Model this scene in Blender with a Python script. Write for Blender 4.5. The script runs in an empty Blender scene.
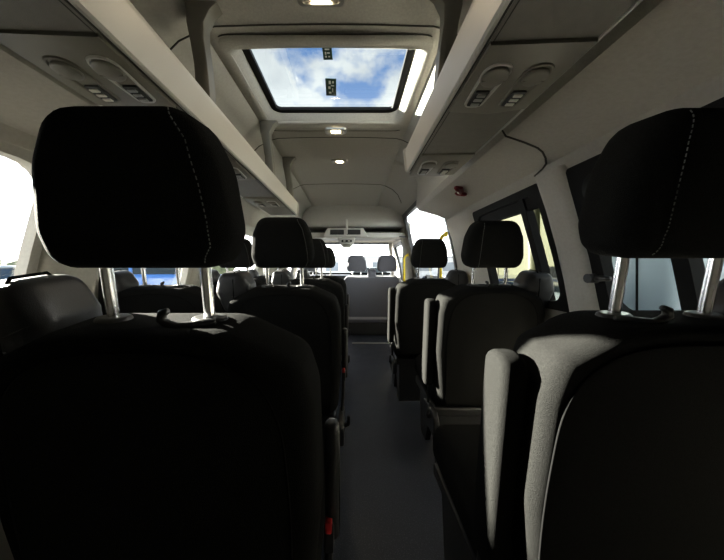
import bpy, bmesh, math, random
from mathutils import Vector, Matrix
random.seed(7)
S = bpy.context.scene
COL = S.collection
PI = math.pi
CX = -0.110            # the van's centre line
FLOORZ, GROUND = 0.0, -0.42

# ------------------------------------------------------------------ helpers
def obj(name, bm, mat, parent=None, smooth=False, auto=None):
    me = bpy.data.meshes.new(name)
    bmesh.ops.recalc_face_normals(bm, faces=bm.faces[:])
    bm.to_mesh(me); bm.free()
    for m in (mat if isinstance(mat, (list, tuple)) else [mat]):
        me.materials.append(m)
    if smooth:
        me.shade_smooth()
    if auto:
        me.shade_smooth()
        try: me.set_sharp_from_angle(angle=math.radians(auto))
        except Exception: pass
    o = bpy.data.objects.new(name, me); COL.objects.link(o)
    if parent: o.parent = parent
    return o

def thing(name, label, cat, loc=(0,0,0), rotz=0, group=None):
    o = bpy.data.objects.new(name, None); COL.objects.link(o)
    o.empty_display_size = .1
    o.location = loc; o.rotation_euler = (0,0,rotz)
    o['label'] = label; o['category'] = cat
    if group: o['group'] = group
    return o

def tag(o, label, cat, group=None):
    o['label'] = label; o['category'] = cat
    if group: o['group'] = group
    return o

def struct(name, bm, mat, **k):
    o = obj(name, bm, mat, **k); o['kind'] = 'structure'; return o

def sempty(name, loc=(0,0,0)):
    o = bpy.data.objects.new(name, None); COL.objects.link(o); o.location = loc
    o['kind'] = 'structure'; return o

def dup(root, loc, label=None, group=None, rotz=None):
    def cp(o, par):
        c = o.copy(); COL.objects.link(c)
        if par: c.parent = par
        for ch in list(o.children): cp(ch, c)
        return c
    r = cp(root, None); r.location = loc
    if rotz is not None: r.rotation_euler = (0,0,rotz)
    if label: r['label'] = label
    if group: r['group'] = group
    return r

def box(bm, c, s, bev=0, rot=None, seg=2):
    r = bmesh.ops.create_cube(bm, size=1)
    vs = r['verts']
    M = Matrix.Translation(c) @ (rot.to_4x4() if rot else Matrix()) @ Matrix.Diagonal((*s, 1))
    bmesh.ops.transform(bm, matrix=M, verts=vs)
    if bev > 0:
        es = list({e for v in vs for e in v.link_edges})
        bmesh.ops.bevel(bm, geom=es, offset=bev, segments=seg, affect='EDGES', profile=.5)
    return bm

def nb(): return bmesh.new()
def bx(c, s, bev=0, rot=None, seg=2): return box(nb(), c, s, bev, rot, seg)

def tube(bm, pts, r, n=8, closed=False, cap=True):
    pts = [Vector(p) for p in pts]; N = len(pts)
    rs = r if isinstance(r, (list, tuple)) else [r]*N
    rings = []; prev = None
    for i, p in enumerate(pts):
        if closed: t = pts[(i+1) % N] - pts[i-1]
        else: t = pts[min(i+1, N-1)] - pts[max(i-1, 0)]
        t.normalize()
        if prev is None:
            a = Vector((0,0,1)) if abs(t.z) < .9 else Vector((1,0,0))
            u = t.cross(a).normalized()
        else:
            u = (prev - t*prev.dot(t)).normalized()
        prev = u; v = t.cross(u)
        rings.append([bm.verts.new(p + (u*math.cos(2*PI*k/n) + v*math.sin(2*PI*k/n))*rs[i]) for k in range(n)])
    for i in range(N if closed else N-1):
        A, B = rings[i], rings[(i+1) % N]
        for k in range(n):
            bm.faces.new((A[k], A[(k+1)%n], B[(k+1)%n], B[k]))
    if cap and not closed:
        bm.faces.new(rings[0]); bm.faces.new(rings[-1][::-1])
    return bm

def roundpoly(c, n=6):
    """c: [(x, y, r)] -> rounded outline"""
    out = []; N = len(c)
    for i in range(N):
        p = Vector(c[i][:2]); r = c[i][2]
        a = (Vector(c[i-1][:2]) - p); b = (Vector(c[(i+1)%N][:2]) - p)
        la, lb = a.length, b.length; a.normalize(); b.normalize()
        if r <= 0: out.append(p); continue
        ang = a.angle(b); d = min(r/math.tan(ang/2), la*.49, lb*.49); r = d*math.tan(ang/2)
        m = (a+b).normalized(); cen = p + m*(r/math.sin(ang/2))
        s = p + a*d - cen; e = p + b*d - cen
        a0 = math.atan2(s.y, s.x); a1 = math.atan2(e.y, e.x)
        da = (a1-a0+PI) % (2*PI) - PI
        for k in range(n+1):
            t = a0 + da*k/n
            out.append(cen + Vector((math.cos(t), math.sin(t)))*r)
    return out

def rrect(cx, cy, w, h, r, n=6):
    return roundpoly([(cx-w/2, cy-h/2, r), (cx+w/2, cy-h/2, r), (cx+w/2, cy+h/2, r), (cx-w/2, cy+h/2, r)], n)

def inset(o, d):
    N = len(o); res = []
    area = sum(o[i].x*o[(i+1)%N].y - o[(i+1)%N].x*o[i].y for i in range(N))
    sg = 1 if area > 0 else -1
    for i in range(N):
        e1 = (o[i]-o[i-1]); e2 = (o[(i+1)%N]-o[i])
        n1 = Vector((-e1.y, e1.x)); n2 = Vector((-e2.y, e2.x))
        m = (n1.normalized() if n1.length else n2.normalized()) + (n2.normalized() if n2.length else n1.normalized())
        if m.length < 1e-6: m = n1
        res.append(o[i] + m.normalized()*sg*d)
    return res

def loft(bm, loops, capa=True, capb=True, close=True):
    R = [[bm.verts.new(p) for p in L] for L in loops]
    n = len(R[0])
    for A, B in zip(R, R[1:]):
        for k in range(n if close else n-1):
            bm.faces.new((A[k], A[(k+1)%n], B[(k+1)%n], B[k]))
    if capa: bm.faces.new(R[0][::-1])
    if capb: bm.faces.new(R[-1])
    return R

def pillow(outline, depth, r, f, bulge=0, bm=None, steps=5, rback=None):
    """outline in 2D, thickness along w from 0..depth with rounded rims; f(u,v,w)->xyz"""
    bm = bm or nb()
    cen = sum(outline, Vector((0,0)))/len(outline)
    rb = r if rback is None else rback
    loops = []
    def end(w0, sgn, rr, bl):
        L = []
        base = inset(outline, rr)
        for s in (.25, .55, .85):
            L.append([f(*(cen+(p-cen)*s), w0 - sgn*bl*(1-s*s)) for p in base])
        for k in range(steps+1):
            a = PI/2*k/steps
            L.append([f(p.x, p.y, w0 + sgn*rr*(1-math.cos(a))) for p in inset(outline, rr*(1-math.sin(a)))])
        return L
    A = end(0, 1, r, bulge); B = end(depth, -1, rb, bulge)
    loft(bm, A + B[::-1])
    return bm

# ------------------------------------------------------------------ materials
def nodes(name):
    m = bpy.data.materials.new(name); m.use_nodes = True
    return m, m.node_tree.nodes, m.node_tree.links

def mat(name, col, rough=.6, metal=0, noise=0, nscale=60, bump=0, bscale=200, spec=.5, sheen=0, coat=0):
    m, N, L = nodes(name); b = N['Principled BSDF']
    b.inputs['Base Color'].default_value = (*col, 1)
    b.inputs['Roughness'].default_value = rough
    b.inputs['Metallic'].default_value = metal
    b.inputs['Specular IOR Level'].default_value = spec
    if sheen:
        b.inputs['Sheen Weight'].default_value = sheen
        b.inputs['Sheen Roughness'].default_value = .4
    if coat: b.inputs['Coat Weight'].default_value = coat
    tc = N.new('ShaderNodeTexCoord')
    if noise:
        t = N.new('ShaderNodeTexNoise'); t.inputs['Scale'].default_value = nscale; t.inputs['Detail'].default_value = 3
        L.new(tc.outputs['Object'], t.inputs['Vector'])
        r = N.new('ShaderNodeMapRange'); r.inputs[1].default_value = .3; r.inputs[2].default_value = .7
        r.inputs[3].default_value = 1-noise; r.inputs[4].default_value = 1+noise
        L.new(t.outputs['Fac'], r.inputs[0])
        v = N.new('ShaderNodeVectorMath'); v.operation = 'SCALE'; v.inputs[0].default_value = col
        L.new(r.outputs[0], v.inputs['Scale']); L.new(v.outputs[0], b.inputs['Base Color'])
    if bump:
        t = N.new('ShaderNodeTexNoise'); t.inputs['Scale'].default_value = bscale; t.inputs['Detail'].default_value = 2
        L.new(tc.outputs['Object'], t.inputs['Vector'])
        bp = N.new('ShaderNodeBump'); bp.inputs['Strength'].default_value = bump; bp.inputs['Distance'].default_value = .002
        L.new(t.outputs['Fac'], bp.inputs['Height']); L.new(bp.outputs[0], b.inputs['Normal'])
    return m

def glass(name, tint=(1,1,1), refl=.08):
    m, N, L = nodes(name); N.remove(N['Principled BSDF'])
    t = N.new('ShaderNodeBsdfTransparent'); t.inputs[0].default_value = (*tint, 1)
    g = N.new('ShaderNodeBsdfGlossy'); g.inputs['Roughness'].default_value = .02
    lw = N.new('ShaderNodeLayerWeight'); lw.inputs[0].default_value = .25
    mr = N.new('ShaderNodeMapRange'); mr.inputs[3].default_value = refl*.4; mr.inputs[4].default_value = refl*5
    mx = N.new('ShaderNodeMixShader')
    L.new(lw.outputs['Fresnel'], mr.inputs[0]); L.new(mr.outputs[0], mx.inputs[0])
    L.new(t.outputs[0], mx.inputs[1]); L.new(g.outputs[0], mx.inputs[2])
    L.new(mx.outputs[0], N['Material Output'].inputs[0])
    return m

def emis(name, col, s):
    m, N, L = nodes(name); N.remove(N['Principled BSDF'])
    e = N.new('ShaderNodeEmission'); e.inputs[0].default_value = (*col, 1); e.inputs[1].default_value = s
    L.new(e.outputs[0], N['Material Output'].inputs[0]); return m

M_liner = mat('headliner', (.43,.41,.365), .85, noise=.08, nscale=120, bump=.5, bscale=500, spec=.2)
M_trim  = mat('side_trim', (.40,.38,.335), .6, noise=.05, nscale=90, bump=.3, bscale=400, spec=.35)
M_lip   = mat('rack_lip_plastic', (.50,.485,.45), .42, bump=.12, bscale=600)
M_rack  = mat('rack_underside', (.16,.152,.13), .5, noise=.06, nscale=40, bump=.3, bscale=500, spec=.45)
M_mod   = mat('console_plastic', (.17,.16,.13), .45, bump=.1, bscale=500)
M_darkp = mat('dark_plastic', (.025,.025,.025), .4, bump=.1, bscale=400)
M_seam  = mat('seam_shadow_gap', (.045,.042,.036), .9)
M_fab   = mat('charcoal_fabric', (.0095,.0095,.009), .95, noise=.35, nscale=450, bump=.8, bscale=900, spec=.03, sheen=0)
M_vinyl = mat('charcoal_vinyl', (.014,.014,.0145), .45, noise=.1, nscale=50, bump=.2, bscale=700, spec=.4)
M_grey  = mat('grey_fabric', (.13,.13,.15), .9, noise=.2, nscale=250, bump=.5, bscale=600, sheen=.1)
M_greyl = mat('pale_grey_piping', (.35,.35,.37), .7)
M_stitch= mat('grey_thread', (.16,.16,.155), .8)
M_pipe  = mat('dark_piping', (.006,.006,.006), 1, spec=0)
M_chrome= mat('chrome_post', (.86,.87,.89), .24, metal=1)
M_chromd= mat('satin_switch', (.42,.42,.40), .3, metal=.8)
M_red   = mat('red_plastic', (.65,.03,.03), .4)
M_dred  = mat('dark_red_plastic', (.16,.015,.02), .4)
M_white = mat('white_plastic', (.8,.8,.78), .4)
M_yellow= mat('yellow_rail_coating', (.80,.60,.02), .4)
M_rubber= mat('black_rubber_seal', (.006,.006,.006), .7, spec=.15)
M_glass = glass('clear_window_glass', (.93,.96,.94), .06)
M_priv  = glass('tinted_side_glass', (.40,.42,.38), .05)
M_tint  = glass('hatch_glass', (.80,.86,.86), .04)
M_lamp  = emis('warm_lamp', (1,.80,.50), 14)
M_lens  = mat('frosted_lens', (.70,.68,.60), .25)
M_green = mat('dark_green_label', (.01,.045,.025), .5)
M_asph  = mat('asphalt', (.16,.16,.165), .9, noise=.25, nscale=3, bump=.3, bscale=40)
M_tyre  = mat('tyre', (.02,.02,.02), .8)
M_rim   = mat('alloy_rim', (.5,.5,.52), .3, metal=.9)
M_blue  = mat('blue_car_paint', (.05,.16,.48), .3, coat=.6)
M_navy  = mat('navy_car_paint', (.015,.03,.09), .3, coat=.6)
M_silver= mat('silver_car_paint', (.42,.45,.47), .3, coat=.6)
M_carw  = mat('white_van_paint', (.70,.72,.72), .4, coat=.4)
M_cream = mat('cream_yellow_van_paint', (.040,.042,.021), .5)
M_pale  = mat('pale_blue_van_paint', (.50,.60,.66), .45, coat=.3)
M_cglas = mat('dark_car_glass', (.02,.03,.035), .08)
M_build = mat('pale_building_wall', (.60,.61,.62), .9, noise=.08, nscale=2)
M_bwin  = mat('building_window', (.16,.19,.22), .2)
M_pole  = mat('galvanised_pole', (.4,.4,.42), .5, metal=.5)
M_tree  = mat('tree_crown', (.10,.12,.07), .9, noise=.4, nscale=2)
M_trunk = mat('tree_trunk', (.10,.08,.06), .9)

def floor_mat():
    m, N, L = nodes('blue_black_vinyl_floor'); b = N['Principled BSDF']
    tc = N.new('ShaderNodeTexCoord')
    t = N.new('ShaderNodeTexNoise'); t.inputs['Scale'].default_value = 220; t.inputs['Detail'].default_value = 1
    cr = N.new('ShaderNodeValToRGB')
    cr.color_ramp.elements[0].position = .56; cr.color_ramp.elements[0].color = (.026,.031,.046,1)
    cr.color_ramp.elements[1].position = .70; cr.color_ramp.elements[1].color = (.075,.085,.11,1)
    L.new(tc.outputs['Object'], t.inputs['Vector']); L.new(t.outputs[0], cr.inputs[0]); L.new(cr.outputs[0], b.inputs['Base Color'])
    t2 = N.new('ShaderNodeTexNoise'); t2.inputs['Scale'].default_value = 5; t2.inputs['Detail'].default_value = 5
    L.new(tc.outputs['Object'], t2.inputs['Vector'])
    mr = N.new('ShaderNodeMapRange'); mr.inputs[3].default_value = .35; mr.inputs[4].default_value = .65
    L.new(t2.outputs[0], mr.inputs[0]); L.new(mr.outputs[0], b.inputs['Roughness'])
    return m
M_floor = floor_mat()

# ------------------------------------------------------------------ body shell
# wall section: (u = distance from the centre line, z)
PROF = [(1.09,0),(1.09,.45),(1.09,.93),(1.045,1.15),(.99,1.35),(.95,1.49),(.945,1.505),(.915,1.545),(.85,1.572),(.76,1.598),(.69,1.618),(.665,1.650),(.675,1.84),(.64,1.94),(.57,2.01),(.48,2.055)]
PROFD= [(1.09,0),(1.09,.45),(1.09,.93),(1.06,1.15),(1.02,1.35),(.99,1.49),(.985,1.51),(.975,1.56),(.965,1.60),(.955,1.645),(.945,1.68),(.925,1.78),(.88,1.90),(.83,1.95),(.70,2.02),(.48,2.055)]
def wallu(z, prof=PROF):
    for (u0,z0),(u1,z1) in zip(prof, prof[1:]):
        if z0 <= z <= z1: return u0 + (u1-u0)*(z-z0)/(z1-z0)
    return prof[-1][0]

def wall(name, side, ys, zones, prof, holes, m):
    bm = nb(); V = {}
    for j, y in enumerate(ys):
        for i, (u, z) in enumerate(prof):
            V[j, i] = bm.verts.new((CX+side*u, y, z))
    for j in range(len(ys)-1):
        ym = (ys[j]+ys[j+1])/2
        for i in range(len(prof)-1):
            zm = (prof[i][1]+prof[i+1][1])/2
            if any(a < ym < b and c < zm < d for a,b,c,d in holes): continue
            bm.faces.new((V[j,i], V[j+1,i], V[j+1,i+1], V[j,i+1]))
    for v in [v for v in bm.verts if not v.link_faces]: bm.verts.remove(v)
    bmesh.ops.recalc_face_normals(bm, faces=bm.faces[:])
    for f in bm.faces:      # face the cabin
        c = f.calc_center_median()
        if f.normal.dot(Vector((CX, c.y, 1.0)) - c) < 0: f.normal_flip()
    me = bpy.data.meshes.new(name); bm.to_mesh(me); bm.free(); me.materials.append(m)
    me.shade_smooth(); me.set_sharp_from_angle(angle=math.radians(28))
    o = bpy.data.objects.new(name, me); COL.objects.link(o); o['kind'] = 'structure'
    s = o.modifiers.new('shell', 'SOLIDIFY'); s.thickness = .035; s.offset = -1
    return o

RW = [(.50,1.00,.93,1.49), (1.16,1.78,.93,1.49)]
LW = [(.50,.94,.93,1.49), (1.19,1.86,.93,1.49), (1.98,3.20,.93,1.49)]
DW = (2.36,3.92,.93,1.90)
wall('wall_right', 1, [-.6,.50,.7,1.00,1.16,1.5,1.78,2.25], 0, PROF, RW, M_trim)
wall('wall_left', -1, [-.6,.50,.7,.94,1.19,1.5,1.86,1.98,2.6,3.20,4.15], 0, PROF, LW, M_trim)
d = wall('door_1', 1, [2.25,2.36,3.2,3.92,4.15], 0, PROFD, [DW], M_trim)
# cab side walls
CABP = [(1.07,0),(1.07,.85),(1.03,1.15),(.98,1.35),(.93,1.55),(.88,1.62)]
wall('wall_cab_right', 1, [4.15,4.28,5.05,5.45], 0, CABP, [(4.28,5.05,.85,1.55)], M_trim)
wall('wall_cab_left', -1, [4.15,4.28,5.05,5.45], 0, CABP, [(4.28,5.05,.85,1.55)], M_trim)
# step where the deep cove ends at the sliding door
bm = nb(); f = [bm.verts.new((CX+u, 2.25, z)) for u, z in PROF[5:]] + [bm.verts.new((CX+u, 2.25, z)) for u, z in PROFD[5:][::-1]]
bm.faces.new(f); r = bmesh.ops.extrude_face_region(bm, geom=bm.faces[:])
for v in [g for g in r['geom'] if isinstance(g, bmesh.types.BMVert)]: v.co.y -= .02
struct('trim_1', bm, M_trim)

# ceiling with the roof hatch opening
HX0, HX1, HY0, HY1 = CX-.43, CX+.43, 1.13, 1.72
def ceiling():
    us = [(-.48,2.055),(-.43,2.068),(-.2,2.075),(0,2.077),(.2,2.075),(.43,2.068),(.48,2.055)]
    ys = [-.6,.3,1.13,1.72,2.4,3.2,3.9,4.05]
    bm = nb(); V = {}
    for j, y in enumerate(ys):
        for i, (u, z) in enumerate(us): V[j,i] = bm.verts.new((CX+u, y, z - (.0 if y < 3.8 else .02)))
    for j in range(len(ys)-1):
        for i in range(len(us)-1):
            if 1 <= i <= 4 and j == 2: continue
            bm.faces.new((V[j,i], V[j,i+1], V[j+1,i+1], V[j+1,i]))
    for f in bm.faces: 
        f.normal_update()
        if f.normal.z > 0: f.normal_flip()
    me = bpy.data.meshes.new('ceiling'); bm.to_mesh(me); bm.free(); me.materials.append(M_liner); me.shade_smooth()
    o = bpy.data.objects.new('ceiling', me); COL.objects.link(o); o['kind'] = 'structure'
    s = o.modifiers.new('shell', 'SOLIDIFY'); s.thickness = .03; s.offset = -1
    return o
CEIL = ceiling()
def ceil_z(u): 
    a = abs(u)
    return 2.077 - .009*(a/.43)**2 if a < .43 else 2.068-(a-.43)*.26 
def across(y, h=.003):
    pts = []
    us = [-.67,-.66,-.63,-.57,-.52,-.48,-.43,-.2,0,.2,.43,.48,.52,.57,.63,.66,.67]
    for u in us:
        a = abs(u)
        if a <= .48: z = ceil_z(u)
        else:
            z = None
            for (u0,z0),(u1,z1) in zip(PROF[12:], PROF[13:]):
                if u1 <= a <= u0: z = z0+(z1-z0)*(u0-a)/(u0-u1)
            if z is None: z = 1.8
        pts.append((CX+u, y, z))
    return pts
for k, y in enumerate((1.02, 1.90, 2.95)):
    struct('trim_%d' % (k+2), tube(nb(), across(y), .0035, 6), M_seam, smooth=True)

# floor
bm = bx((CX, 1.9, -.02), (2.2, 5.1, .04)); struct('floor', bm, M_floor)
bm = bx((CX, 4.9, -.02), (2.2, .9, .04)); struct('floor_cab', bm, M_floor)
# rear wall
bm = nb(); pr = [(u, z) for u, z in PROF]
vs = [bm.verts.new((CX+u, -.6, z)) for u, z in pr] + [bm.verts.new((CX-u, -.6, z)) for u, z in pr[::-1]]
bm.faces.new(vs); r = bmesh.ops.extrude_face_region(bm, geom=bm.faces[:])
for v in [g for g in r['geom'] if isinstance(g, bmesh.types.BMVert)]: v.co.y -= .03
struct('wall_back', bm, M_trim)

# front bulkhead above the cab: concave fascia, open shelf, lip
bm = nb()
loft(bm, [[Vector((CX+s*.93, 4.02, z)) if False else Vector((CX+s, y, z)) for s in (-.93,-.5,0,.5,.93)] for y, z in ((3.88,2.06),(3.95,2.03),(3.98,1.95),(4.0,1.82),(4.0,1.775),(4.03,1.765),(4.45,1.76))], False, False, False)
o = struct('wall_front', bm, M_liner, smooth=True)
s = o.modifiers.new('shell', 'SOLIDIFY'); s.thickness = .02; s.offset = 0
bm = nb(); box(bm, (CX, 4.46, 1.69), (1.88, .02, .18)); box(bm, (CX, 4.23, 1.60), (1.88, .5, .02))
struct('trim_5', bm, M_darkp)
bm = nb()
lip = roundpoly([(3.96,1.585,.012),(4.04,1.575,.01),(4.04,1.655,.01),(3.985,1.665,.012)], 4)
loft(bm, [[Vector((CX+x, p.x + (.06 if abs(x) > .8 else 0), p.y)) for p in lip] for x in (-.93,-.8,0,.8,.93)])
struct('trim_6', bm, M_lip, auto=40)
# cab roof
bm = bx((CX, 4.85, 1.625), (1.80, 1.05, .03)); struct('ceiling_cab', bm, M_liner)
for k, s in enumerate((-1, 1)):
    bm = bx((CX+s*.98, 4.10, 1.25), (.14, .10, .80), .02); struct('trim_%d' % (7+k), bm, M_trim, auto=40)
    bm = nb(); tube(bm, [(CX+s*.84, 5.02, 1.62), (CX+s*.98, 5.55, .98)], .035, 10); struct('trim_%d' % (9+k), bm, M_trim, smooth=True)

for k, s in enumerate((-1, 1)):
    struct('trim_%d' % (17+k), bx((CX+s*.97, 4.45, 1.70), (.12, .76, .26), .02), M_trim, auto=40)

# windows -----------------------------------------------------------
wn = [0]
def window(side, y0, y1, z0, z1, prof, band=.035, m=None, r=.06, dividers=(), tint=None):
    wn[0] += 1
    e = sempty('window_%d' % wn[0], (CX+side*wallu((z0+z1)/2, prof), (y0+y1)/2, (z0+z1)/2))
    off = -Vector(e.location)
    def mp(p, dx):
        return Vector((CX+side*(wallu(max(p.y, 0), prof)+dx), p.x, p.y)) + off
    cy, cz, w, h = (y0+y1)/2, (z0+z1)/2, y1-y0, z1-z0
    def rr(w, h, r): 
        # subdivide the sides so that the frame follows the wall
        o = rrect(cy, cz, w, h, r, 5); out = []
        for i in range(len(o)):
            a, b = o[i], o[(i+1)%len(o)]; out.append(a)
            if (b-a).length > .1:
                for k in range(1, 5): out.append(a.lerp(b, k/5))
        return out
    A = rr(w+.02, h+.02, .02); B = rr(w-2*band, h-2*band, r)
    bm = nb()
    loops = [[mp(p, -.004) for p in A], [mp(p, -.012) for p in A], [mp(p, -.012) for p in B], [mp(p, .03) for p in B], [mp(p, .045) for p in A]]
    loft(bm, loops, False, False)
    obj('window_frame', bm, m or M_rubber, e, auto=40)
    bm = nb(); C = rr(w-2*band+.01, h-2*band+.01, r)
    vs = [bm.verts.new(mp(p, .03)) for p in C]
    # strips between matching heights
    ys = [y0+band-.004, y1-band+.004]; bm.free(); bm = nb()
    zs = [z0+band-.004 + (h-2*band+.008)*k/6 for k in range(7)]
    R = [[bm.verts.new(mp(Vector((y, z)), .034)) for y in ys] for z in zs]
    for a, b in zip(R, R[1:]): bm.faces.new((a[0], a[1], b[1], b[0]))
    obj('pane', bm, tint or M_glass, e)
    for dy in dividers:
        bm = nb(); loft(bm, [[mp(Vector((dy+a, z)), b) for a, b in ((-.02,-.01),(.02,-.01),(.02,.03),(-.02,.03))] for z in zs])
        obj('divider', bm, M_rubber, e)
    return e
window(1, *RW[0], PROF, dividers=(.735,), tint=M_priv)
e = window(1, *RW[1], PROF, band=.03, dividers=(1.30,), tint=M_priv)
bm = nb(); loft(bm, [[Vector((CX+wallu(z)+b, 1.47+a, z)) - Vector(e.location) for a, b in ((-.29,.0),(.29,.0),(.29,.03),(-.29,.03))] for z in (1.405, 1.43, 1.47)])
obj('upper_band', bm, M_rubber, e)
window(1, *DW, PROFD, band=.03, m=M_darkp, r=.09)
window(-1, *LW[0], PROF, m=M_trim, r=.10, band=.02)
window(-1, *LW[1], PROF, m=M_trim, r=.07, band=.03)
window(-1, *LW[2], PROF, m=M_trim, r=.07, band=.03)
window(1, 4.28, 5.05, .85, 1.55, CABP, m=M_darkp)
window(-1, 4.28, 5.05, .85, 1.55, CABP, m=M_darkp)
# windscreen
e = sempty('window_9', (CX, 5.3, 1.3))
W = lambda x, z: Vector((x, (1.62-z)*.78-.28, z-1.3))
bm = nb(); A = roundpoly([(-.98,.98,.04),(.98,.98,.04),(.86,1.62,.08),(-.86,1.62,.08)], 5); B = inset(A, .04)
loft(bm, [[W(p.x, p.y)+Vector((0,d,0)) for p in Q] for Q, d in ((A,-.01),(B,-.01),(B,.02),(A,.02))], False, False)
obj('window_frame', bm, M_rubber, e)
bm = nb(); bm.faces.new([bm.verts.new(W(p.x, p.y)) for p in inset(A, .03)]); obj('pane', bm, M_glass, e)

# roof hatch ---------------------------------------------------------
HC = ((HX0+HX1)/2, (HY0+HY1)/2)
hatch = thing('roof_hatch', 'glazed roof hatch in a moulded grey surround, blue sky and clouds above', 'roof window', (HC[0], HC[1], 2.07))
def hl(w, h, r, z, fy=0): return [Vector((p.x, p.y+fy, z)) for p in rrect(0, 0, w-.025, h+.03, r, 8)]
bm = nb()
loft(bm, [hl(1.06,.70,.13,-.001), hl(1.05,.69,.13,-.007), hl(1.02,.665,.13,-.009), hl(.95,.61,.11,-.004), hl(.87,.55,.08,.025), hl(.82,.52,.06,.085), hl(.90,.60,.06,.09), hl(1.02,.68,.10,.03)], False, False)
obj('surround', bm, M_liner, hatch, auto=50)
bm = nb(); loft(bm, [hl(.83,.53,.06,.082), hl(.83,.53,.06,.066), hl(.765,.475,.03,.070), hl(.765,.475,.03,.090)], False, False)
obj('seal', bm, M_rubber, hatch, auto=40)
bm = nb(); bm.faces.new([bm.verts.new(p) for p in hl(.80,.50,.03,.088)]); obj('pane', bm, M_tint, hatch)
bm = nb(); tube(bm, hl(1.07,.71,.13,-.002), .003, 6, closed=True); obj('seam', bm, M_seam, hatch, smooth=True)
# warning labels stuck on the pane
def hatch_label(X, Yv, w, h, tilt, marks, lab):
    e = thing('warning_label', lab, 'label', (X, Yv, 2.153), tilt)
    obj('backing', bx((0,0,0), (w, h, .002)), M_green, e)
    bm = nb()
    for (a, b, c, d) in marks: box(bm, (a*w, b*h, -.0015), (c*w, d*h, .001))
    obj('symbols', bm, M_white, e)
hatch_label(-.118, 1.249, .045, .08, 0, [(-.2,.25,.2,.12),(.15,.25,.2,.1),(-.2,0,.15,.2),(.1,-.02,.3,.1),(0,-.28,.5,.1)], 'small dark green label at the rear edge of the hatch glass')
hatch_label(-.120, 1.488, .060, .14, .06, [(-.1,.3,.25,.1),(.15,.15,.1,.22),(-.15,.0,.2,.14),(.15,-.12,.3,.06),(-.1,-.3,.2,.18),(.2,-.32,.16,.12)], 'larger dark green label with white symbols in the middle of the hatch glass')

# ceiling lamps -------------------------------------------------------
def lamp(y, w, lab, z=None, par=None):
    z = z or 2.074
    e = thing('ceiling_lamp', lab, 'lamp', (CX, y, z), 0, 'ceiling lamps along the centre line')
    bm = nb(); loft(bm, [[Vector((p.x, p.y, zz)) for p in rrect(0,0,ww,hh,.02,5)] for ww,hh,zz in ((w,.07,.0),(w*.98,.066,-.012),(w*.8,.046,-.014),(w*.76,.040,-.006))], False, True)
    obj('bezel', bm, M_chromd, e, auto=40)
    bm = pillow(rrect(0,0,w*.42,.030,.014,5), .008, .004, lambda u,v,t: Vector((u, v, -.014+t)))
    obj('lens', bm, M_lamp, e, smooth=True)
    for s in (-1, 1):
        obj('side_lens', bx((s*w*.3, 0, -.010), (w*.16, .03, .006), .002), M_lens, e)
lamp(.905, .17, 'lit oval ceiling lamp nearest the rear, behind the roof hatch')
lamp(1.765, .15, 'lit ceiling lamp on the front rim of the roof hatch', 2.056)
lamp(2.31, .15, 'lit ceiling lamp farthest forward, on the plain headliner')
for y, p in ((.905, .5), (1.765, .5), (2.31, .5)):
    l = bpy.data.lights.new('lamp_glow', 'SPOT'); l.energy = 1.2; l.color = (1,.82,.58); l.shadow_soft_size = .02; l.spot_size = 2.2
    o = bpy.data.objects.new('lamp_glow', l); COL.objects.link(o); o.location = (CX, y, 2.035)

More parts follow.
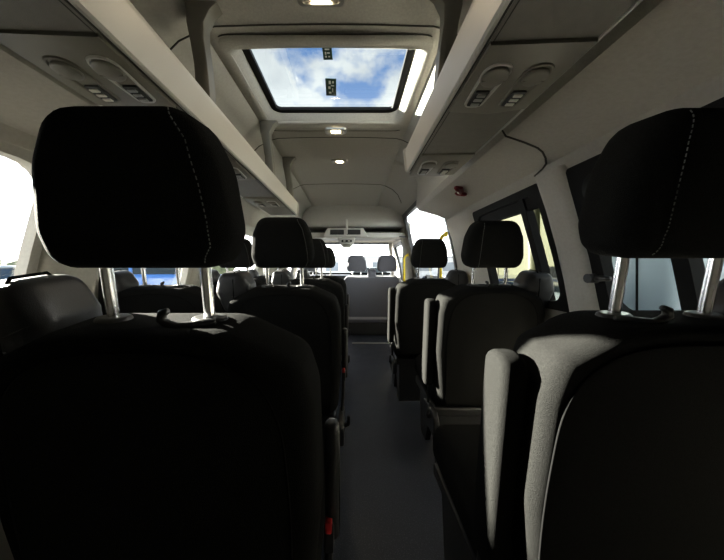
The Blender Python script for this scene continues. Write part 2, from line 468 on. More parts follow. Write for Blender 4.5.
# ------------------------------------------------------------------ luggage racks
RZ = 1.59
def rack(side, y0, y1, brackets, modules, lab, endcap=True):
    e = thing('luggage_rack', lab, 'luggage rack', (CX+side*.5, y0, RZ), 0, 'overhead luggage racks')
    def q(u, z, y): return Vector((side*(u-.5), y-y0, z-RZ))
    sec = [(.395,1.590),(.382,1.590),(.377,1.595),(.370,1.68),(.371,1.697),(.378,1.706),(.388,1.700),(.394,1.625),(.40,1.618)]
    bm = nb(); loops = [[q(u,z,y) for u,z in sec] for y in (y0, y1-.02, y1)]
    loft(bm, loops); obj('lip', bm, M_lip, e, auto=35)
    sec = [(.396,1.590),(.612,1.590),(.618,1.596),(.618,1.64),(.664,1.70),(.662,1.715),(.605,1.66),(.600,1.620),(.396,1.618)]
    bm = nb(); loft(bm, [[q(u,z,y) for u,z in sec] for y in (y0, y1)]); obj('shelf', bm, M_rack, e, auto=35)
    bm = nb(); tube(bm, [q(.392,1.590,y0), q(.392,1.590,y1)], .0025, 6); tube(bm, [q(.404,1.590,y0), q(.404,1.590,y1)], .0012, 6)
    obj('seam', bm, M_seam, e)
    bm = nb(); tube(bm, [q(.618,1.592,y0), q(.618,1.592,y1)], .004, 6); obj('edge_strip', bm, M_lip, e)
    if endcap:
        sec2 = [(.370,1.590),(.618,1.590),(.640,1.68),(.63,1.71),(.60,1.70),(.45,1.66),(.385,1.705),(.360,1.70)]
        o2 = roundpoly([(u,z,.008) for u,z in sec2], 3)
        bm = nb(); loft(bm, [[q(p.x,p.y,y) for p in o2] for y in (y1, y1+.012)]); obj('end_cap', bm, M_lip, e, auto=35)
    for by in brackets:
        # curved strap from the lip up to the headliner
        path = [(.375,1.66,.022),(.376,1.74,.021),(.384,1.84,.020),(.398,1.93,.021),(.405,1.99,.026),(.395,2.035,.036),(.385,2.060,.05)]
        bm = nb(); loft(bm, [[q(u+a*w*1.15+.040, z, by+b*(.026)) for a,b in ((-1,-.85),(-1,.85),(-.8,1),(.8,1),(1,.85),(1,-.85),(.8,-1),(-.8,-1))] for u,z,w in path])
        obj('bracket', bm, M_mod, e, auto=40)
    for my in modules:
        m0 = obj('console', module(q, my, None), M_mod, e, auto=35)
        for k, (uu, rr) in enumerate(((.449, .031), (.545, .028))):
            # recessed pod
            out = roundpoly([(uu-.036,my-.075,.03),(uu+.036,my-.075,.03),(uu+.026,my+.085,.02),(uu-.026,my+.085,.02)], 6)
            bm = nb(); loft(bm, [[q(p.x,1.581,p.y) for p in out], [q(p.x,1.575,p.y) for p in inset(out,.002)], [q(p.x,1.575,p.y) for p in inset(out,.006)], [q(p.x,1.580,p.y) for p in inset(out,.010)]], False, True)
            obj('pod', bm, M_mod if k else M_lip, m0, auto=40)
            bm = pillow([Vector((uu+math.cos(t*PI/12)*rr, my-.037+math.sin(t*PI/12)*rr)) for t in range(24)], .010, .005, lambda u,v,w: q(u, 1.568+w, v), bulge=.003, steps=3)
            tube(bm, [q(uu-rr*.9, 1.568, my-.03), q(uu+rr*.9, 1.568, my-.03)], .002, 5)
            obj('air_vent', bm, M_mod, m0, auto=40)
            bm = bx(q(uu, 1.576, my+.045), (.036, .058, .008), .003); obj('switch', bm, M_darkp, m0)
            bm = nb()
            for t in (-.018, 0, .018): box(bm, q(uu, 1.571, my+.045+t), (.022, .010, .004), .001)
            obj('reading_light', bm, M_chromd if k == 0 else M_lens, m0)
    return e
def module(q, my, _):
    out = [(.398,my-.115),(.612,my-.125),(.612,my+.10),(.52,my+.125),(.398,my+.115)]
    bm = nb()
    loft(bm, [[q(u,1.592,y) for u,y in out], [q(u,1.582,y) for u,y in out],
              [q(u+(.505-u)*.06,1.579,y+(my-y)*.06) for u,y in out]])
    return bm
rack(-1, -.55, 2.30, (.94,1.68,2.22), (.635,1.25,1.85), 'long pale luggage rack on the left of the van, running forward past the roof hatch')
rack(1, -.55, 1.265, (.88,), (.655,1.185), 'shorter luggage rack on the right, ending before the sliding door')
# shadow gap between the rack and the cove
# cove seams on the right
bm = nb()
pts = []
for u, z, y in ((.667,1.65,.975),(.69,1.6175,.98),(.76,1.597,.985),(.82,1.580,.995),(.85,1.571,1.01),(.88,1.558,1.035),(.905,1.548,1.065),(.917,1.541,1.10),(.925,1.530,1.16)):
    pts.append((CX+u, y, z))
struct('trim_11', tube(nb(), pts, .004, 6), M_seam, smooth=True)
# light cove ledge over the window
# pillars (raised covers between the windows)
def pillar(n, side, y0, y1, prof, z0=.0, z1=1.52, d=.03):
    bm = nb(); loops = []
    zs = [z0 + (z1-z0)*k/10 for k in range(11)]
    for z in zs:
        u = wallu(z, prof)
        loops.append([Vector((CX+side*(u+a), y, z)) for a, y in ((.0,y0),(-d*.7,y0+.012),(-d,y0+.04),(-d,y1-.04),(-d*.7,y1-.012),(.0,y1))])
    loft(bm, loops); struct('trim_%d' % n, bm, M_trim, auto=50)
pillar(12, 1, 1.005, 1.155, PROF)
pillar(13, 1, 1.79, 2.24, PROF)
pillar(14, -1, .955, 1.185, PROF)
pillar(15, -1, 1.865, 1.975, PROF, d=.02)

# ------------------------------------------------------------------ seats
LEAN = math.radians(9); PIV = .42
def back(x, y, s):            # leaned backrest frame
    return Vector((x, y*math.cos(LEAN) - s*math.sin(LEAN), PIV + s*math.cos(LEAN) + y*math.sin(LEAN)))
HOUT = roundpoly([(-.122,0,.04),(.122,0,.04),(.139,.055,.07),(.128,.15,.12),(.094,.226,.052),(-.094,.226,.052),(-.128,.15,.12),(-.139,.055,.07)], 5)
def headrest(parent, mt, y=0, s0=.709, scale=1, stitch=0, x=0):
    f = lambda u, v, w: back(x+u*scale, y + (w-.055)*scale, s0+v*scale)
    h = obj('headrest', pillow(HOUT, .11, .035, f, bulge=.008), mt, parent, smooth=True)
    if stitch:
        o = inset(HOUT, .036); bm = nb(); n = len(o)
        base = inset(HOUT, .035)
        cen = sum(HOUT, Vector((0,0)))/n
        def seampt(t, side):
            # from the top corner down to the bottom, near each side
            P0 = [(.076,.216),(.098,.175),(.110,.12),(.117,.07),(.119,.035),(.106,.010)] if stitch < 0 else [(.070,.214),(.076,.170),(.079,.12),(.082,.07),(.084,.035),(.082,.006)]
            k = min(int(t*5), 4); a = Vector(P0[k]); b = Vector(P0[k+1]); p = a.lerp(b, t*5-k)
            ed = [(0,.122),(.03,.136),(.055,.138),(.15,.126),(.20,.108),(.226,.094)]
            w = .094
            for (v0,e0),(v1,e1) in zip(ed, ed[1:]):
                if v0 <= p.y <= v1: w = e0+(e1-e0)*(p.y-v0)/(v1-v0)
            q_ = max(p.x/(w-.035), abs(p.y-.113)/.078)
            bul = 0 if q_ >= 1 else .0022*(1-q_)/.15 if q_ > .85 else .0022+.0034*(.85-q_)/.3
            d = max(0, p.x-(w-.035), p.y-.191, .035-p.y); d = min(d, .034)
            return f(side*p.x, p.y, .035 - math.sqrt(.035**2-d*d) - .0016 - bul)
        for side in (-stitch,):
            bm = nb()
            for k in range(30):
                tube(bm, [seampt(k/30, side), seampt((k+.55)/30, side)], .0009, 4)
            obj('stitching', bm, M_stitch, h)
    return h

def make_seat(side, lab, loc, narrow=0, rise=0):
    """side: -1 = left of the aisle (outboard -x), 1 = right of the aisle"""
    e = thing('passenger_seat', lab, 'seat', loc)
    na = narrow
    out = roundpoly([(-.235+na,0,.05),(.235,0,.05),(.262,.30,.25),(.258,.50,.15),(.238,.568,.05),(.13,.622,.12),(-.13,.622,.12),(-.243+na,.568,.045),(-.258+na,.50,.15),(-.262+na,.30,.25)], 6)
    b = obj('backrest', pillow(out, .14, .030, lambda u,v,w: back(u, w-.07, v), bulge=.006, rback=.045), M_fab, e, smooth=True)
    so = [Vector(p) for p in ((-.205,.02),(-.218,.25),(-.216,.40),(-.206,.49),(-.175,.552),(-.11,.59),(0,.60),(.11,.59),(.175,.552),(.206,.49),(.216,.40),(.218,.25),(.205,.02))]
    sp = []
    for i in range(len(so)-1):
        p0, p1, p2, p3 = so[max(i-1,0)], so[i], so[i+1], so[min(i+2,len(so)-1)]
        for k in range(5):
            t = k/5; sp.append(.5*((2*p1)+(p2-p0)*t+(2*p0-5*p1+4*p2-p3)*t*t+(3*p1-p0-3*p2+p3)*t**3))
    bm = nb(); tube(bm, [back(p.x, -.0712, p.y) for p in sp + so[-1:]], .0018, 6); obj('piping', bm, M_pipe, b, smooth=True)
    bm = nb(); tube(bm, [back(side*.02+k*.002, -.066+.028*k/4, .604+.012*math.sin(k/4*PI/2)) for k in range(5)], .0018, 5); obj('piping', bm, M_pipe, b)
    # cushion
    out = rrect(0, .245, .48, .47, .06)
    c = obj('seat_cushion', pillow(out, .13, .045, lambda u,v,w: Vector((u, v, .36+w+v*.05)), bulge=.01), M_fab, e, smooth=True)
    headrest(e, M_fab, stitch=side, s0=.712+rise)
    for s in (-1, 1):
        bm = nb(); tube(bm, [back(s*.08, 0, .58), back(s*.08, 0, .73)], .0085, 14); obj('post', bm, M_chrome, e, auto=40)
        bm = pillow([Vector((s*.08+.029*math.cos(t*PI/12), .019*math.sin(t*PI/12))) for t in range(24)], .016, .006, lambda u,v,w: back(u, v, .612+w), steps=3)
        g = obj('guide_sleeve', bm, M_darkp, e, auto=50)
        if s == -side:   # bag hook curling off the aisle-side sleeve
            k = 1 if side > 0 else -1
            bm = nb(); base = s*.08
            tube(bm, [back(base-k*.020,-.022,.626), back(base+k*.01,-.028,.624), back(base+k*.035,-.03,.622), back(base+k*.050,-.03,.626), back(base+k*.058,-.03,.633), back(base+k*.056,-.03,.643), back(base+k*.047,-.03,.647)], [.005,.006,.006,.007,.0075,.007,.005], 8)
            obj('bag_hook', bm, M_vinyl, e, smooth=True)
    # seat belt guide on the outboard shoulder
    tw = roundpoly([(.15,.50,.02),(.28,.50,.03),(.318,.60,.03),(.295,.685,.035),(.19,.692,.04),(.155,.63,.03)], 4)
    if side < 0: tw = [Vector((-p.x, p.y)) for p in tw]
    bm = pillow(tw, .11, .03, lambda u,v,w: back(u, w-.035, v), bulge=.004)
    g = obj('belt_guide', bm, M_vinyl, e, smooth=True)
    bm = nb(); ring = [(-.037,.50),(-.0375,.60),(-.034,.66),(-.01,.694),(.04,.694),(.07,.66)]
    tube(bm, [back(side*.225, y, s) for y, s in ring], .003, 6); obj('piping', bm, M_pipe, g)
    # armrest folded up on the aisle side
    if side > 0:
        ao = roundpoly([(-.02,.10,.02),(.055,.10,.02),(.062,.545,.03),(-.012,.56,.03)], 4)
        bm = pillow(ao, .048, .014, lambda u,v,w: back(-.308+na+w, u-.02, v), bulge=.002)
    else:
        ao = roundpoly([(.0,.14,.01),(.03,.14,.01),(.055,.38,.03),(.0,.42,.03)], 4)
        bm = pillow(ao, .028, .012, lambda u,v,w: back(.262+w, u+.02, v), bulge=.002)
    obj('armrest', bm, M_fab if side > 0 else M_vinyl, e, smooth=True)
    # recliner cover and lever
    bm = pillow(rrect(.0, .33, .20, .12, .04), .03, .008, lambda u,v,w: Vector((-side*(.245+w), u, v)))
    r = obj('recliner_cover', bm, M_darkp, e, smooth=True)
    bm = nb(); tube(bm, [(-side*.28,-.02,.34), (-side*.295,-.06,.37), (-side*.297,-.10,.43)], [.010,.009,.007], 8); obj('lever', bm, M_darkp, r, smooth=True)
    # buckle
    bm = nb(); tube(bm, [(-side*.262,.03,.38), (-side*.268,0,.50), (-side*.27,-.005,.585)], .009, 8)
    box(bm, (-side*.27,-.005,.585), (.020,.03,.055), .004)
    k = obj('buckle', bm, M_darkp, e); obj('release_button', bx((-side*.27,-.012,.611), (.014,.024,.022), .003), M_red, k)
    # frame and legs
    bm = nb(); box(bm, (0,.24,.335), (.46,.44,.05), .01); obj('seat_frame', bm, M_darkp, e)
    obj('base_panel', bx((0,.035,.16), (.38,.015,.31), .004), M_darkp, e)
    for s in (-1, 1):
        bm = nb(); lo = roundpoly([(.02,0,.02),(.10,0,.01),(.19,.24,.04),(.30,0,.01),(.40,0,.02),(.44,.33,.02),(.02,.33,.02)], 3)
        loft(bm, [[Vector((s*.19+d, p.x, p.y)) for p in lo] for d in (-.015, .015)]); obj('leg', bm, M_darkp, e, auto=40)
    return e
LY = [.54, 1.31, 2.15, 3.0]
GA = 'charcoal passenger seats in rows'
left = make_seat(-1, 'nearest charcoal seat left of the aisle, its tall headrest filling the left of the view', (-.316, LY[0]-.010, 0)); left['group'] = GA
dup(left, (-.312, LY[1], 0), 'charcoal aisle seat left of the aisle, directly in front of the nearest left one')
dup(left, (-.32, LY[2], 0), 'charcoal aisle seat left of the aisle, third from the rear, partly hidden')
dup(left, (-.32, LY[3], 0), 'frontmost charcoal aisle seat left of the aisle, behind the front row')
dup(left, (-.90, LY[1]+.02, 0), 'charcoal window seat seen under the nearest left headrest, blue car outside beyond it')
dup(left, (-.90, LY[2], 0), 'charcoal window seat on the left side, third row from the rear')
dup(left, (-.90, LY[3], 0), 'frontmost charcoal window seat on the left side')
right = make_seat(1, 'nearest charcoal seat right of the aisle, its folded armrest touched by the sun', (.548, .562, 0), .022, .016); right['group'] = GA
right = make_seat(1, 'x', (.68, 1.39, 0)); right['group'] = GA; right['label'] = (
    'charcoal middle seat of the three right of the aisle, beside the right window')
dup(right, (.60, 2.15, 0), 'frontmost charcoal seat right of the aisle, beside the bright door window')

# front row (grey)
def bench(name, lab, loc, w, heads, small):
    e = thing(name, lab, 'seat', loc)
    out = roundpoly([(-w/2,-.2,.03),(w/2,-.2,.03),(w/2+.01,.3,.2),(w/2-.02,.57,.08),(-w/2+.02,.57,.08),(-w/2-.01,.3,.2)], 6)
    b = obj('backrest', pillow(out, .14, .03, lambda u,v,t: back(u, t-.07, v), bulge=.006), M_grey, e, smooth=True)
    bm = nb(); box(bm, back(0,-.072,-.11), (w-.04,.006,.05), .002); obj('pocket_hem', bm, M_greyl, b)
    obj('seat_cushion', pillow(rrect(0,.27,w-.02,.48,.06), .14, .045, lambda u,v,t: Vector((u,v,.34+t)), bulge=.01), M_grey, e, smooth=True)
    for hx in heads:
        headrest(e, M_grey, s0=.655, scale=1.16, x=hx, stitch=0)
        for s in (-1, 1):
            bm = nb(); tube(bm, [back(hx+s*.07,0,.53), back(hx+s*.07,0,.68)], .007, 8); obj('post', bm, M_chrome, e, smooth=True)
    for hx in small:
        obj('armrest', pillow(rrect(hx,.60,.13,.19,.03), .09, .02, lambda u,v,t: back(u, t-.045, v)), M_grey, e, smooth=True)
    obj('seat_base', bx((0,.2,.17), (w-.1,.42,.34), .02), M_darkp, e)
    return e
bench('front_bench', 'light grey double passenger bench at the front with two headrests', (.32, 4.32, 0), .92, (-.245,.245), (0,))
bench('driver_seat', 'light grey driver seat at the front left, mostly hidden', (-.72, 4.42, 0), .50, (0,), ())

# ------------------------------------------------------------------ cab
e = thing('dashboard', 'dark dashboard under the windscreen at the front', 'dashboard', (CX, 5.25, 0))
o_ = roundpoly([(-.25,.35,.03),(.25,.35,.03),(.33,.88,.03),(.28,.94,.05),(-.12,.98,.08),(-.28,.80,.06)], 4)
bm = nb(); loft(bm, [[Vector((x, p.x, p.y)) for p in o_] for x in (-.97,.97)]); obj('body', bm, M_darkp, e, auto=40)
for x in (-.8,-.3,.1,.8):
    obj('air_vent', bx((x,-.19,.90), (.14,.04,.07), .01), M_vinyl, e)
e = thing('steering_wheel', 'black steering wheel in front of the driver seat', 'steering wheel', (-.72, 4.80, .88)); e.rotation_euler = (math.radians(60), 0, 0)
bm = nb(); tube(bm, [(.19*math.cos(t*PI/16), .19*math.sin(t*PI/16), 0) for t in range(32)], .014, 8, closed=True); obj('rim', bm, M_darkp, e, smooth=True)
bm = nb(); tube(bm, [(-.19,0,0),(0,-.02,-.03),(.19,0,0)], .014, 8); tube(bm, [(0,-.02,-.03),(0,-.19,0)], .014, 8); box(bm, (0,-.01,-.03), (.14,.11,.05), .02); obj('hub', bm, M_darkp, e, smooth=False)
bm = nb(); tube(bm, [(0,-.01,-.04),(0,-.02,-.24)], .03, 10); obj('column', bm, M_darkp, e, smooth=True)

# overhead console on the front header
e = thing('overhead_console', 'pale trapezoid overhead console with two dark vents above the windscreen', 'console', (CX+.01, 3.965, 1.62))
o_ = roundpoly([(-.35,-.035,.01),(.35,-.035,.01),(.27,.105,.02),(-.27,.105,.02)], 4)
obj('housing', pillow(o_, .10, .012, lambda u,v,w: Vector((u, w-.05, v))), M_lip, e, auto=40)
for s in (-1, 1):
    v = obj('vent', bx((s*.125,-.052,.04), (.21,.012,.075), .006), M_darkp, e)
    bm = nb()
    for k in range(3): box(bm, (s*.125,-.059,.02+k*.02), (.19,.004,.004))
    obj('louvre', bm, M_vinyl, v)
obj('strut', bx((.02,-.062,.12), (.028,.012,.22), .004), M_lip, e)
e = thing('map_light_pod', 'small rounded map light pod under the overhead console', 'lamp', (CX+.03, 3.98, 1.53))
obj('housing', pillow(roundpoly([(-.14,.055,.02),(-.10,-.05,.03),(-.05,-.10,.03),(.05,-.10,.03),(.10,-.05,.03),(.14,.055,.02)], 4), .08, .015, lambda u,v,w: Vector((u,w-.04,v))), M_lip, e, auto=50)
obj('switch_panel', bx((0,-.043,-.002), (.16,.01,.038), .010), M_darkp, e)
for s in (-1, 1): obj('lens', bx((s*.035,-.049,-.002), (.035,.008,.018), .005), M_lens, e)
obj('lower_lens', bx((0,-.043,-.06), (.11,.01,.028), .010), M_mod, e)

# grab handles at the sliding door
def rail(x, y, z0, z1, lab, bow):
    e = thing('grab_rail', lab, 'grab rail', (x, y, z0), 0, 'yellow grab rails at the door')
    h = z1-z0
    bm = nb(); tube(bm, [(.05,0,0),(.02,-bow*.5,.02),(0,-bow,.06),(0,-bow,h*.5),(0,-bow,h-.06),(.02,-bow*.5,h-.02),(.05,0,h)], .017, 10); obj('rail', bm, M_yellow, e, smooth=True)
    for z in (0, h): obj('mount', bx((.055,0,z), (.02,.05,.05), .008), M_yellow, e)
rail(.80, 3.98, .80, 1.32, 'yellow grab rail at the front edge of the door opening', .0)
rail(.835, 2.46, .90, 1.44, 'yellow grab rail at the rear edge of the door opening', .0)

# emergency hammer on the cove
hz = Vector((CX+.755, 1.56, 1.592))
e = thing('emergency_hammer', 'dark red emergency hammer clipped to the cove above the right window', 'hammer', hz); e.rotation_euler = (0, math.radians(15), math.radians(-28))
obj('holder', bx((0,0,0), (.045,.09,.016), .006), M_dred, e)
bm = nb(); tube(bm, [(-.01,-.08,-.014),(.005,.05,-.014)], .010, 10); obj('handle', bm, M_dred, e, smooth=True)
bm = nb(); tube(bm, [(-.03,.05,-.014),(-.015,.055,-.014),(.03,.05,-.014),(.042,.05,-.014)], [.004,.013,.013,.006], 10); obj('hammer_head', bm, M_dred, e, smooth=True)
obj('label', bx((0,-.02,-.0262), (.008,.04,.001)), M_white, e)

# coat hook on the left pillar, belt height adjuster on the right one
e = thing('coat_hook', 'brown-black coat hook on the left window pillar', 'hook', (CX-wallu(1.38)+.03, .92, 1.38))
obj('mount', pillow(rrect(0,0,.03,.05,.012), .012, .004, lambda u,v,w: Vector((w-.012,u,v))), M_darkp, e, smooth=True)
bm = nb(); tube(bm, [(0,0,.0),(.03,-.012,-.004),(.045,-.03,.0),(.045,-.04,.02)], [.010,.009,.009,.010], 8); obj('hook', bm, M_darkp, e, smooth=True)
e = thing('window_latch', 'black knob latch at the front edge of the nearest right window', 'latch', (CX+wallu(1.08)-.015, 1.0, 1.08))
bm = nb(); tube(bm, [(.01,0,0),(-.03,0,0)], .018, 12); obj('knob', bm, M_darkp, e, auto=40)
bm = nb(); tube(bm, [(-.01,0,0),(-.012,-.07,.002)], [.012,.009], 8); obj('arm', bm, M_darkp, e, smooth=True)
# the step lip at the front end of the aisle
struct('trim_16', bx((.40, 3.86, .006), (.80, .05, .012), .004), M_chromd)

# ------------------------------------------------------------------ outside
bm = bx((0, 10, GROUND-.05), (260, 260, .1)); struct('ground', bm, M_asph)
def wheel(parent, x, y, r=.33, w=.22, s=1):
    bm = nb(); prof = [(-w/2,r*.62),(-w/2,r*.92),(-w/2+.03,r),(w/2-.03,r),(w/2,r*.92),(w/2,r*.62)]
    loft(bm, [[Vector((a, b*math.cos(t*PI/12), b*math.sin(t*PI/12))) for t in range(24)] for a, b in prof])
    o = obj('wheel', bm, M_tyre, parent, auto=40); o.location = (x, y, r)
    bm = nb()
    tube(bm, [(w/2*s*.9,0,0),(w/2*s*1.03,0,0)], r*.2, 12)
    for k in range(5):
        a = 2*PI*k/5; tube(bm, [(w/2*s, 0, 0), (w/2*s, r*.6*math.cos(a), r*.6*math.sin(a))], .03, 6)
    tube(bm, [(w/2*s, r*.6*math.cos(t*PI/10), r*.6*math.sin(t*PI/10)) for t in range(20)], .018, 6, closed=True)
    obj('rim', bm, M_rim, o)
def car(lab, loc, rz, paint, L=4.3, Wd=1.8, H=1.5, suv=0):
    e = thing('car', lab, 'car', loc, rz)
    h = L/2; b = .30+.04*suv; bel = H*(.60+.13*suv)
    o_ = roundpoly([(-h,b,.12),(h,b,.12),(h,bel*.88,.15),(h*.52,bel*1.02,.2),(-h*.78,bel*1.04,.2),(-h*.99,bel*.95,.12)], 5)
    obj('body', pillow(o_, Wd, .09, lambda u,v,w: Vector((w-Wd/2, u, v))), paint, e, auto=50)
    g = roundpoly([(-h*.86,bel*.98,.03),(h*.48,bel*.98,.03),(h*.12,H-.02,.18),(-h*.62,H-.04,.2)], 5)
    bm = nb(); cab = Wd*.93
    def gm(p, w):
        t = max(0, (p.y-bel)/(H-bel)); return Vector((w*(cab/2-.13*t), p.x, p.y))
    loft(bm, [[gm(p, -1) for p in inset(g,.02)],[gm(p,-.97) for p in g],[gm(p,.97) for p in g],[gm(p,1) for p in inset(g,.02)]])
    obj('windows', bm, M_cglas, e, auto=40)
    bm = nb(); rr = roundpoly([(-h*.60,H-.07,.02),(h*.12,H-.06,.02),(h*.08,H+.005,.03),(-h*.55,H-.01,.03)], 3)
    loft(bm, [[Vector((w, p.x, p.y)) for p in rr] for w in (-cab/2+.12, cab/2-.12)])
    for s in (-1, 1):
        for (a0, a1) in (((h*.48,bel),(h*.12,H-.04)), ((-h*.18,bel),(-h*.20,H-.04)), ((-h*.84,bel),(-h*.60,H-.05))):
            tube(bm, [(s*(cab/2-.0), a0[0], a0[1]), (s*(cab/2-.12), a1[0], a1[1])], .03, 6)
    obj('roof', bm, paint, e, auto=40)
    for s in (-1, 1):
        wheel(e, s*(Wd/2-.10), h*.62, .33+.03*suv, s=s); wheel(e, s*(Wd/2-.10), -h*.60, .33+.03*suv, s=s)
        obj('headlamp', bx((s*(Wd/2-.28), h-.03, bel*.80), (.35,.1,.14), .03), M_lens, e)
        obj('tail_lamp', bx((s*(Wd/2-.16), -h+.02, bel*.85), (.2,.08,.18), .03), M_red, e)
        obj('mirror', bx((s*(Wd/2+.06), h*.40, bel+.06), (.16,.1,.12), .03), paint, e)
    return e
def van(lab, loc, rz, paint, L=5.2, Wd=2.0, H=2.5, tail=True):
    e = thing('van', lab, 'van', loc, rz); h = L/2
    o_ = roundpoly([(-h,.35,.1),(h,.35,.12),(h,1.05,.2),(h*.80,1.25,.2),(h*.52,H-.1,.3),(h*.30,H,.2),(-h,H,.12)], 5)
    obj('body', pillow(o_, Wd, .10, lambda u,v,w: Vector((w-Wd/2, u, v))), paint, e, auto=50)
    def ws(x, t): return Vector((x, h*.80+(h*.52-h*.80)*t+.02, 1.27+(H-.1-1.27)*t+.02))
    bm = nb(); v = [bm.verts.new(ws(*q)) for q in ((-.42*Wd,.06),(.42*Wd,.06),(.38*Wd,.8),(-.38*Wd,.8))]; f = bm.faces.new(v)
    rr = bmesh.ops.extrude_face_region(bm, geom=[f])
    for q in rr['geom']:
        if isinstance(q, bmesh.types.BMVert): q.co += Vector((0,-.02,-.02))
    obj('windscreen', bm, M_cglas, e)
    for s in (-1, 1):
        obj('side_window', bx((s*(Wd/2-.005), h*.48, 1.55), (.03,.75,.5), .01), M_cglas, e)
        wheel(e, s*(Wd/2-.12), h*.62, .36, s=s); wheel(e, s*(Wd/2-.12), -h*.58, .36, s=s)
        obj('headlamp', bx((s*(Wd/2-.22), h-.03, .95), (.28,.1,.26), .03), M_lens, e)
        if tail: obj('tail_lamp', bx((s*(Wd/2-.10), -h+.01, 1.2), (.12,.05,.5), .02), M_red, e)
    obj('bumper', bx((0,-h,.48), (Wd-.1,.12,.18), .03), M_darkp, e)
    bm = nb(); box(bm, (0,-h-.002,1.4), (.02,.012,1.7)); obj('door_gap', bm, M_rubber, e)
    obj('number_plate', bx((0,-h-.01,.80), (.5,.02,.11)), M_white, e)
    return e
G = GROUND
R90 = -PI/2      # nose towards +x, tail facing our van
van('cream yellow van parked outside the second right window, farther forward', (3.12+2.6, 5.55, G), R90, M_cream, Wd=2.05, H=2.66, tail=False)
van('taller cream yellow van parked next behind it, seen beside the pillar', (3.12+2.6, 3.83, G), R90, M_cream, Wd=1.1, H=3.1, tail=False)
van('pale blue van parked outside the nearest right window', (3.05+2.6, 2.78, G), R90, M_pale, Wd=.66, H=3.0, tail=False)
car('dark navy car parked close outside the right windows', (1.98, 4.3, G), .0, M_navy, H=1.42, L=3.8)
car('silver car parked far away outside the nearest right window', (12.0, 8.3, G), 1.2, M_silver, H=1.55)
van('white van parked far away outside the nearest right window', (13.5, 10.5, G), 1.0, M_carw, H=2.3)
car('blue car seen under the nearest left headrest', (-4.6, 6.2, G), -1.0, M_blue, H=1.88, suv=1, L=4.5)
car('blue car outside the nearest left window, behind the headrest', (-7.6, 4.2, G), .9, M_blue, H=1.72, suv=1)
car('silver car parked beyond the blue cars on the left', (-9.5, 8.5, G), .4, M_silver, H=1.62)
car('silver car parked ahead beyond the windscreen', (.8, 17, G), 1.4, M_silver, H=1.6)
e = thing('building', 'pale low building beyond the windscreen', 'building', (6, 34, G))
b = obj('wall', bx((0,0,1.35), (26,8,2.7)), M_build, e)
for k in range(9):
    obj('window', bx((-11+k*2.7,-4.0,1.7), (1.4,.12,1.0)), M_bwin, b)
obj('roof', bx((0,0,2.8), (26.6,8.6,.2)), M_pole, e)
e = thing('lamp_post', 'thin grey lamp post outside the left window', 'lamp post', (-16.2, 12.1, G))
bm = nb(); tube(bm, [(0,0,0),(0,0,6.0)], [.09,.05], 8); obj('pole', bm, M_pole, e)
bm = nb(); tube(bm, [(0,0,5.9),(.5,0,6.2),(1.0,0,6.25)], .04, 6); box(bm, (1.1,0,6.24), (.5,.2,.1), .02); obj('lamp_head', bm, M_pole, e)
for k in range(9):
    x = -70 + k*6.6; y = 30 + random.uniform(0, 7); h = random.uniform(2.3, 3.4)
    e = thing('tree', 'grey-green tree on the skyline to the left', 'tree', (x, y, G), 0, 'skyline trees on the left')
    bm = nb(); tube(bm, [(0,0,0),(.1,0,h*.7)], [.2,.1], 6); obj('trunk', bm, M_trunk, e)
    bm = nb(); bmesh.ops.create_icosphere(bm, subdivisions=3, radius=1)
    for v in bm.verts:
        q = v.co.copy(); n = 1 + .16*math.sin(5*q.x+k) + .14*math.sin(6*q.y+2*k) + .12*math.sin(7*q.z)
        v.co = Vector((q.x*2.2*n, q.y*2.0*n, h*.68 + q.z*h*.42*n))
    obj('crown', bm, M_tree, e, smooth=True)

# ------------------------------------------------------------------ sky and sun
w = bpy.data.worlds.new('sky'); S.world = w; w.use_nodes = True
N, L = w.node_tree.nodes, w.node_tree.links
bg = N['Background']
tc = N.new('ShaderNodeTexCoord'); sx = N.new('ShaderNodeSeparateXYZ'); L.new(tc.outputs['Generated'], sx.inputs[0])
def math_(op, a, b=None):
    m = N.new('ShaderNodeMath'); m.operation = op
    for i, v in enumerate((a, b)):
        if v is None: continue
        if isinstance(v, (int, float)): m.inputs[i].default_value = v
        else: L.new(v, m.inputs[i])
    return m.outputs[0]
z = math_('MAXIMUM', sx.outputs['Z'], 0.0)
den = math_('ADD', z, .25)
cb = N.new('ShaderNodeCombineXYZ')
L.new(math_('DIVIDE', sx.outputs['X'], den), cb.inputs[0]); L.new(math_('DIVIDE', sx.outputs['Y'], den), cb.inputs[1]); cb.inputs[2].default_value = 3.3
nz = N.new('ShaderNodeTexNoise'); nz.inputs['Scale'].default_value = 2.6; nz.inputs['Detail'].default_value = 8; nz.inputs['Roughness'].default_value = .55
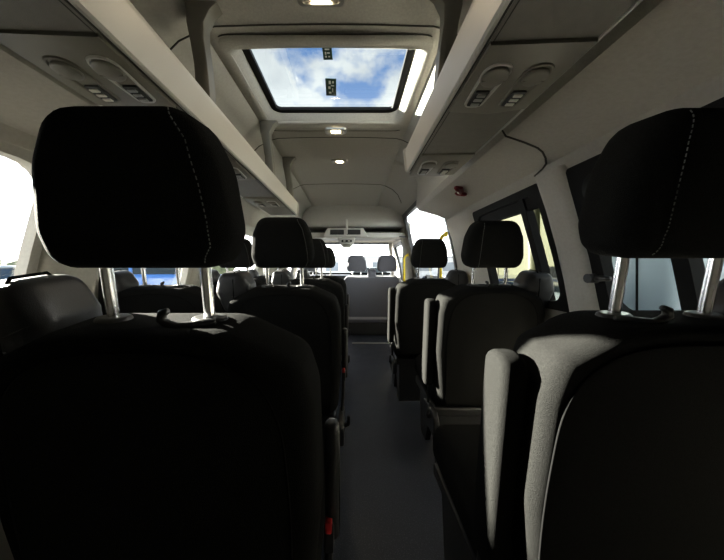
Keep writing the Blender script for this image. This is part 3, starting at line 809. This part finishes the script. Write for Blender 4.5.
L.new(cb.outputs[0], nz.inputs['Vector'])
cr = N.new('ShaderNodeValToRGB'); cr.color_ramp.elements[0].position = .455; cr.color_ramp.elements[1].position = .54
L.new(nz.outputs[0], cr.inputs[0])
n2 = N.new('ShaderNodeTexNoise'); n2.inputs['Scale'].default_value = 5; n2.inputs['Detail'].default_value = 6; L.new(cb.outputs[0], n2.inputs['Vector'])
c2 = N.new('ShaderNodeMixRGB'); c2.inputs[1].default_value = (.17,.20,.24,1); c2.inputs[2].default_value = (.72,.72,.70,1); L.new(n2.outputs[0], c2.inputs[0])
mx = N.new('ShaderNodeMixRGB'); mx.inputs[1].default_value = (.055,.145,.34,1); L.new(cr.outputs[0], mx.inputs[0]); L.new(c2.outputs[0], mx.inputs[2])
hz_ = math_('POWER', math_('SUBTRACT', 1.0, z), 5.0)
m2 = N.new('ShaderNodeMixRGB'); m2.inputs[2].default_value = (5.6,5.7,5.8,1); L.new(hz_, m2.inputs[0]); L.new(mx.outputs[0], m2.inputs[1])
L.new(m2.outputs[0], bg.inputs[0]); bg.inputs[1].default_value = 1.0

SUN = Vector((-.85, .245, .262)).normalized()
l = bpy.data.lights.new('sun', 'SUN'); l.energy = 52; l.color = (1,.94,.82); l.angle = .01
o = bpy.data.objects.new('sun', l); COL.objects.link(o); o.rotation_euler = SUN.to_track_quat('Z', 'Y').to_euler()

# ------------------------------------------------------------------ camera
cam = bpy.data.cameras.new('camera'); co = bpy.data.objects.new('camera', cam); COL.objects.link(co)
cam.sensor_width = 36; cam.lens = 36*260/724; cam.clip_start = .02
co.location = (0, 0, 1.12)
co.rotation_euler = (PI/2, 0, 0)
cam.shift_x = 10/724; cam.shift_y = -12/724      # level camera, slightly off-centre crop
S.camera = co
S.view_settings.view_transform = 'Standard'; S.view_settings.look = 'None'
S.view_settings.exposure = 1.2; S.view_settings.gamma = 1
S.cycles.use_denoising = True
S.cycles.max_bounces = 12; S.cycles.diffuse_bounces = 6; S.cycles.transparent_max_bounces = 16
